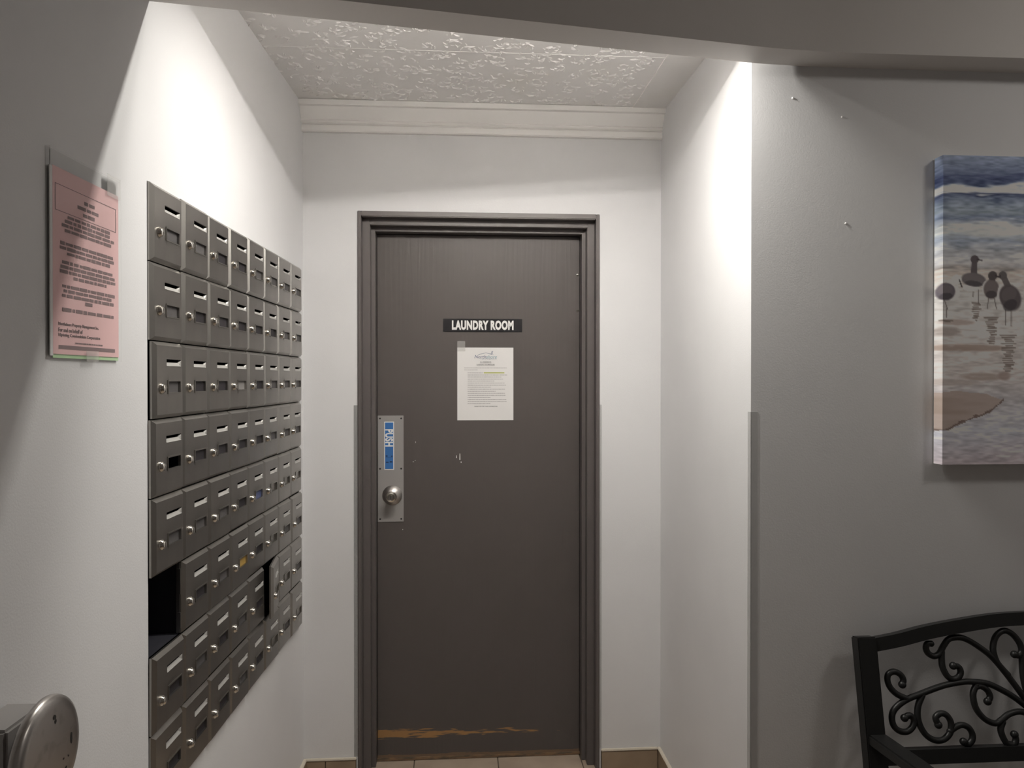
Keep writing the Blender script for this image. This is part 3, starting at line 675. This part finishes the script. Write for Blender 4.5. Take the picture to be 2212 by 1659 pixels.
# ------------------------------------------------------------------ bench
TA = math.tan(R(11))
def bp_(x, v, off=0.0):                                   # point on the reclined back: v measured up the slope
    z = v*math.cos(R(11)); return Vector((x, 1.7695 + z*TA - off, z))
bx0, bcx = 1.045, 1.535; bx1 = 2*bcx - bx0
bench = tag(empty('iron_bench', (bcx, 1.72, 0)), 'black iron bench with scrollwork back standing below the painting', 'bench')
off_b = Vector((-bcx, -1.72, 0))
def bob(name, b, **kw):
    for v in b.verts: v.co += off_b
    return obj(name, b, 'iron', bench, **kw)
def prism(b, pts, sx, sn):                                # rectangular bar along pts (sx: in-plane half, sn: out-of-plane half)
    prev = None; pts = [Vector(p) for p in pts]
    for i, p in enumerate(pts):
        t = (pts[min(i+1,len(pts)-1)] - pts[max(i-1,0)]).normalized(); n = Vector((0, math.cos(R(11)), -math.sin(R(11))))
        if abs(t.dot(n)) > 0.9: n = Vector((0,0,1))
        s = t.cross(n).normalized(); n2 = s.cross(t)
        cur = [b.verts.new(p + s*a*sx + n2*c*sn) for a, c in ((-1,-1),(1,-1),(1,1),(-1,1))]
        if prev:
            for k in range(4): b.faces.new((prev[k], prev[(k+1)%4], cur[(k+1)%4], cur[k]))
        else: b.faces.new(cur[::-1])
        prev = cur
    b.faces.new(prev)
for sgn in (1, -1):
    X = lambda x: x if sgn == 1 else 2*bcx - x
    b = BM(); prism(b, [bp_(X(bx0), 0.815), bp_(X(bx0), 0.40), Vector((X(bx0), 1.835, 0.30)), Vector((X(bx0), 1.86, 0.0))], 0.025, 0.018); bob('back_post', b, bevel=0.003)
    b = BM(); prism(b, [(X(bx0+0.004), 1.885, 0.560), (X(bx0+0.004), 1.70, 0.575), (X(bx0+0.004), 1.50, 0.585), (X(bx0+0.004), 1.40, 0.565)], 0.024, 0.013); bob('armrest', b, bevel=0.004)
    b = BM(); prism(b, [(X(bx0+0.004), 1.43, 0.572), (X(bx0+0.004), 1.44, 0.40), (X(bx0+0.004), 1.42, 0.0)], 0.022, 0.018); bob('front_leg', b, bevel=0.003)
top = [(1.058,0.794),(1.13,0.805),(1.21,0.822),(1.30,0.836),(1.40,0.848),(1.486,0.8515),(bcx,0.853)]
tp = [bp_(x, v-0.0) for x, v in top]; tp += [bp_(2*bcx-x, v) for x, v in top[-2::-1]]
b = BM(); prism(b, smooth_path(tp, 4), 0.0165, 0.014); bob('top_rail', b)
b = BM(); prism(b, [bp_(bx0, 0.525), bp_(bx1, 0.525)], 0.0175, 0.014); bob('bottom_rail', b)
b = BM(); prism(b, [(bx0, 1.83, 0.405), (bx1, 1.83, 0.405)], 0.016, 0.012); bob('seat_rail', b)
b = BM(); prism(b, [(bx0, 1.44, 0.405), (bx1, 1.44, 0.405)], 0.016, 0.012); bob('seat_rail', b)
for k in range(7):
    b = BM(); y = 1.455 + k*0.060; box(b, bx0+0.02, bx1-0.02, y-0.024, y+0.024, 0.412, 0.424); bob('seat_slat', b, bevel=0.003)
SCR = [
[(1.223,0.793),(1.213,0.793),(1.208,0.782),(1.213,0.769),(1.227,0.762),(1.242,0.768),(1.256,0.787),(1.272,0.803),(1.296,0.807),(1.318,0.802),(1.347,0.785),(1.381,0.758),(1.411,0.721),(1.435,0.687),(1.456,0.655),(1.490,0.600),(1.525,0.545)],
[(1.249,0.772),(1.247,0.756),(1.247,0.735),(1.256,0.714),(1.269,0.705),(1.286,0.709),(1.294,0.721),(1.29,0.734),(1.276,0.737)],
[(1.420,0.712),(1.396,0.742),(1.389,0.766),(1.39,0.784),(1.399,0.805),(1.415,0.818),(1.431,0.82),(1.449,0.809),(1.463,0.788),(1.466,0.769),(1.456,0.758),(1.445,0.761)],
[(1.53,0.560),(1.490,0.605),(1.454,0.637),(1.43,0.656),(1.404,0.672),(1.364,0.691),(1.322,0.697),(1.293,0.697),(1.25,0.691),(1.215,0.682),(1.177,0.67),(1.148,0.661),(1.124,0.649),(1.106,0.634),(1.099,0.617),(1.102,0.597),(1.117,0.584),(1.137,0.583),(1.152,0.595),(1.156,0.61),(1.146,0.621),(1.132,0.615)],
[(1.143,0.661),(1.119,0.672),(1.103,0.688),(1.097,0.706),(1.101,0.721),(1.116,0.727),(1.132,0.72),(1.139,0.707),(1.135,0.695)],
[(1.185,0.668),(1.172,0.645),(1.167,0.62),(1.171,0.595),(1.185,0.572),(1.206,0.56),(1.229,0.561),(1.248,0.577),(1.253,0.6),(1.244,0.618),(1.228,0.623),(1.214,0.613),(1.219,0.596)],
[(1.248,0.58),(1.263,0.589),(1.28,0.594),(1.297,0.588),(1.306,0.573),(1.304,0.558),(1.292,0.548),(1.281,0.554)],
[(1.332,0.689),(1.321,0.669),(1.321,0.643),(1.329,0.623),(1.347,0.604),(1.371,0.595),(1.389,0.603),(1.408,0.615),(1.431,0.621),(1.451,0.619),(1.480,0.606),(1.505,0.585)],
[(1.329,0.684),(1.343,0.686),(1.359,0.676),(1.365,0.66),(1.357,0.648)],
[(1.391,0.598),(1.383,0.581),(1.386,0.563),(1.395,0.547),(1.412,0.544),(1.42,0.554),(1.418,0.567)],
[(1.466,0.765),(1.461,0.704),(1.470,0.640)],
[(1.535,0.840),(1.512,0.800),(1.508,0.740),(1.515,0.660),(1.530,0.555)]]
for path in SCR:
    for sgn in (1, -1):
        pts = [bp_(x if sgn == 1 else 2*bcx-x, v) for x, v in path]
        sp = smooth_path(pts, 5); n = len(sp)
        b = BM(); tube(b, sp, [0.0078]*n, 10); sphere(b, sp[-1], 0.0098); sphere(b, sp[0], 0.0080)
        bob('scroll', b, smooth=True)

# ------------------------------------------------------------------ lamps
# two slim downward light strips on the back of the beam; a rear lip cuts their light off above the door
def cove_light(label, a, c, end0, end1):
    a, c = Vector(a), Vector(c); L_ = (c-a).length
    e = tag(empty('cove_light', a), label, 'light', 'strip lights behind the beam')
    d = (c-a).normalized(); e.rotation_euler = (0, -math.asin(d.z), math.atan2(d.y, d.x))
    b = BM(); quad(b, ((0,-0.004,0), (0,0.004,0), (L_,0.004,0), (L_,-0.004,0))); obj('diffuser_strip', b, M['strip_glow'], e)
    b = BM(); box(b, -end0, L_+end1, 0.060, 0.063, -0.0125, 0.03); box(b, -end0, L_+end1, -0.006, 0.063, 0.03, 0.035); box(b, 0, L_, -0.006, 0.006, 0.0006, 0.030)
    for x in (L_*0.3, L_*0.7): box(b, x-0.01, x+0.01, -0.004, 0.004, 0.035, 0.075)
    obj('lamp_housing', b, 'housing', e)
    b = BM(); quad(b, ((0,-0.004,0.0352), (L_,-0.004,0.0352), (L_,0.004,0.0352), (0,0.004,0.0352))); obj('uplight_strip', b, M['up_glow'], e)
M['strip_glow'] = emit('lamp glow', (1.0, 0.965, 0.895), TUBE_E); M['up_glow'] = emit('uplight glow', (1.0, 0.965, 0.91), TUBE_E*UP_F)
def sl(x): return (x, 1.665 + 0.255*(x+0.607), 2.334 + 0.0425*(x+0.607))
cove_light('slim strip light behind the beam at its end by the mailboxes', sl(-0.20), sl(0.21), 0.38, 0.01)
cove_light('slim strip light behind the beam at its end by the painting wall', (0.255, 1.857, 2.340), (0.60, 1.9275, 2.346), 0.0, 0.15)
# flush ceiling lamp in the lobby, behind and above the viewer's line of sight
cl_ = tag(empty('ceiling_lamp', LAMP_AT), 'round flush ceiling lamp in the lobby', 'ceiling lamp')
b = BM(); bmesh.ops.create_cone(b, cap_ends=True, segments=32, radius1=0.17, radius2=0.17, depth=0.02, matrix=Matrix.Translation((0,0,-0.011))); obj('lamp_base', b, 'steel2', cl_)
b = BM(); lathe(b, [(0.155, 0), (0.15, -0.03), (0.12, -0.06), (0.06, -0.078), (0, -0.082)], 32)
for v in b.verts: v.co = Vector((v.co.x, v.co.z, v.co.y - 0.021))
obj('lamp_shade', b, emit('lobby lamp glow', (1.0, 0.95, 0.88), LAMP_E), cl_, smooth=True)
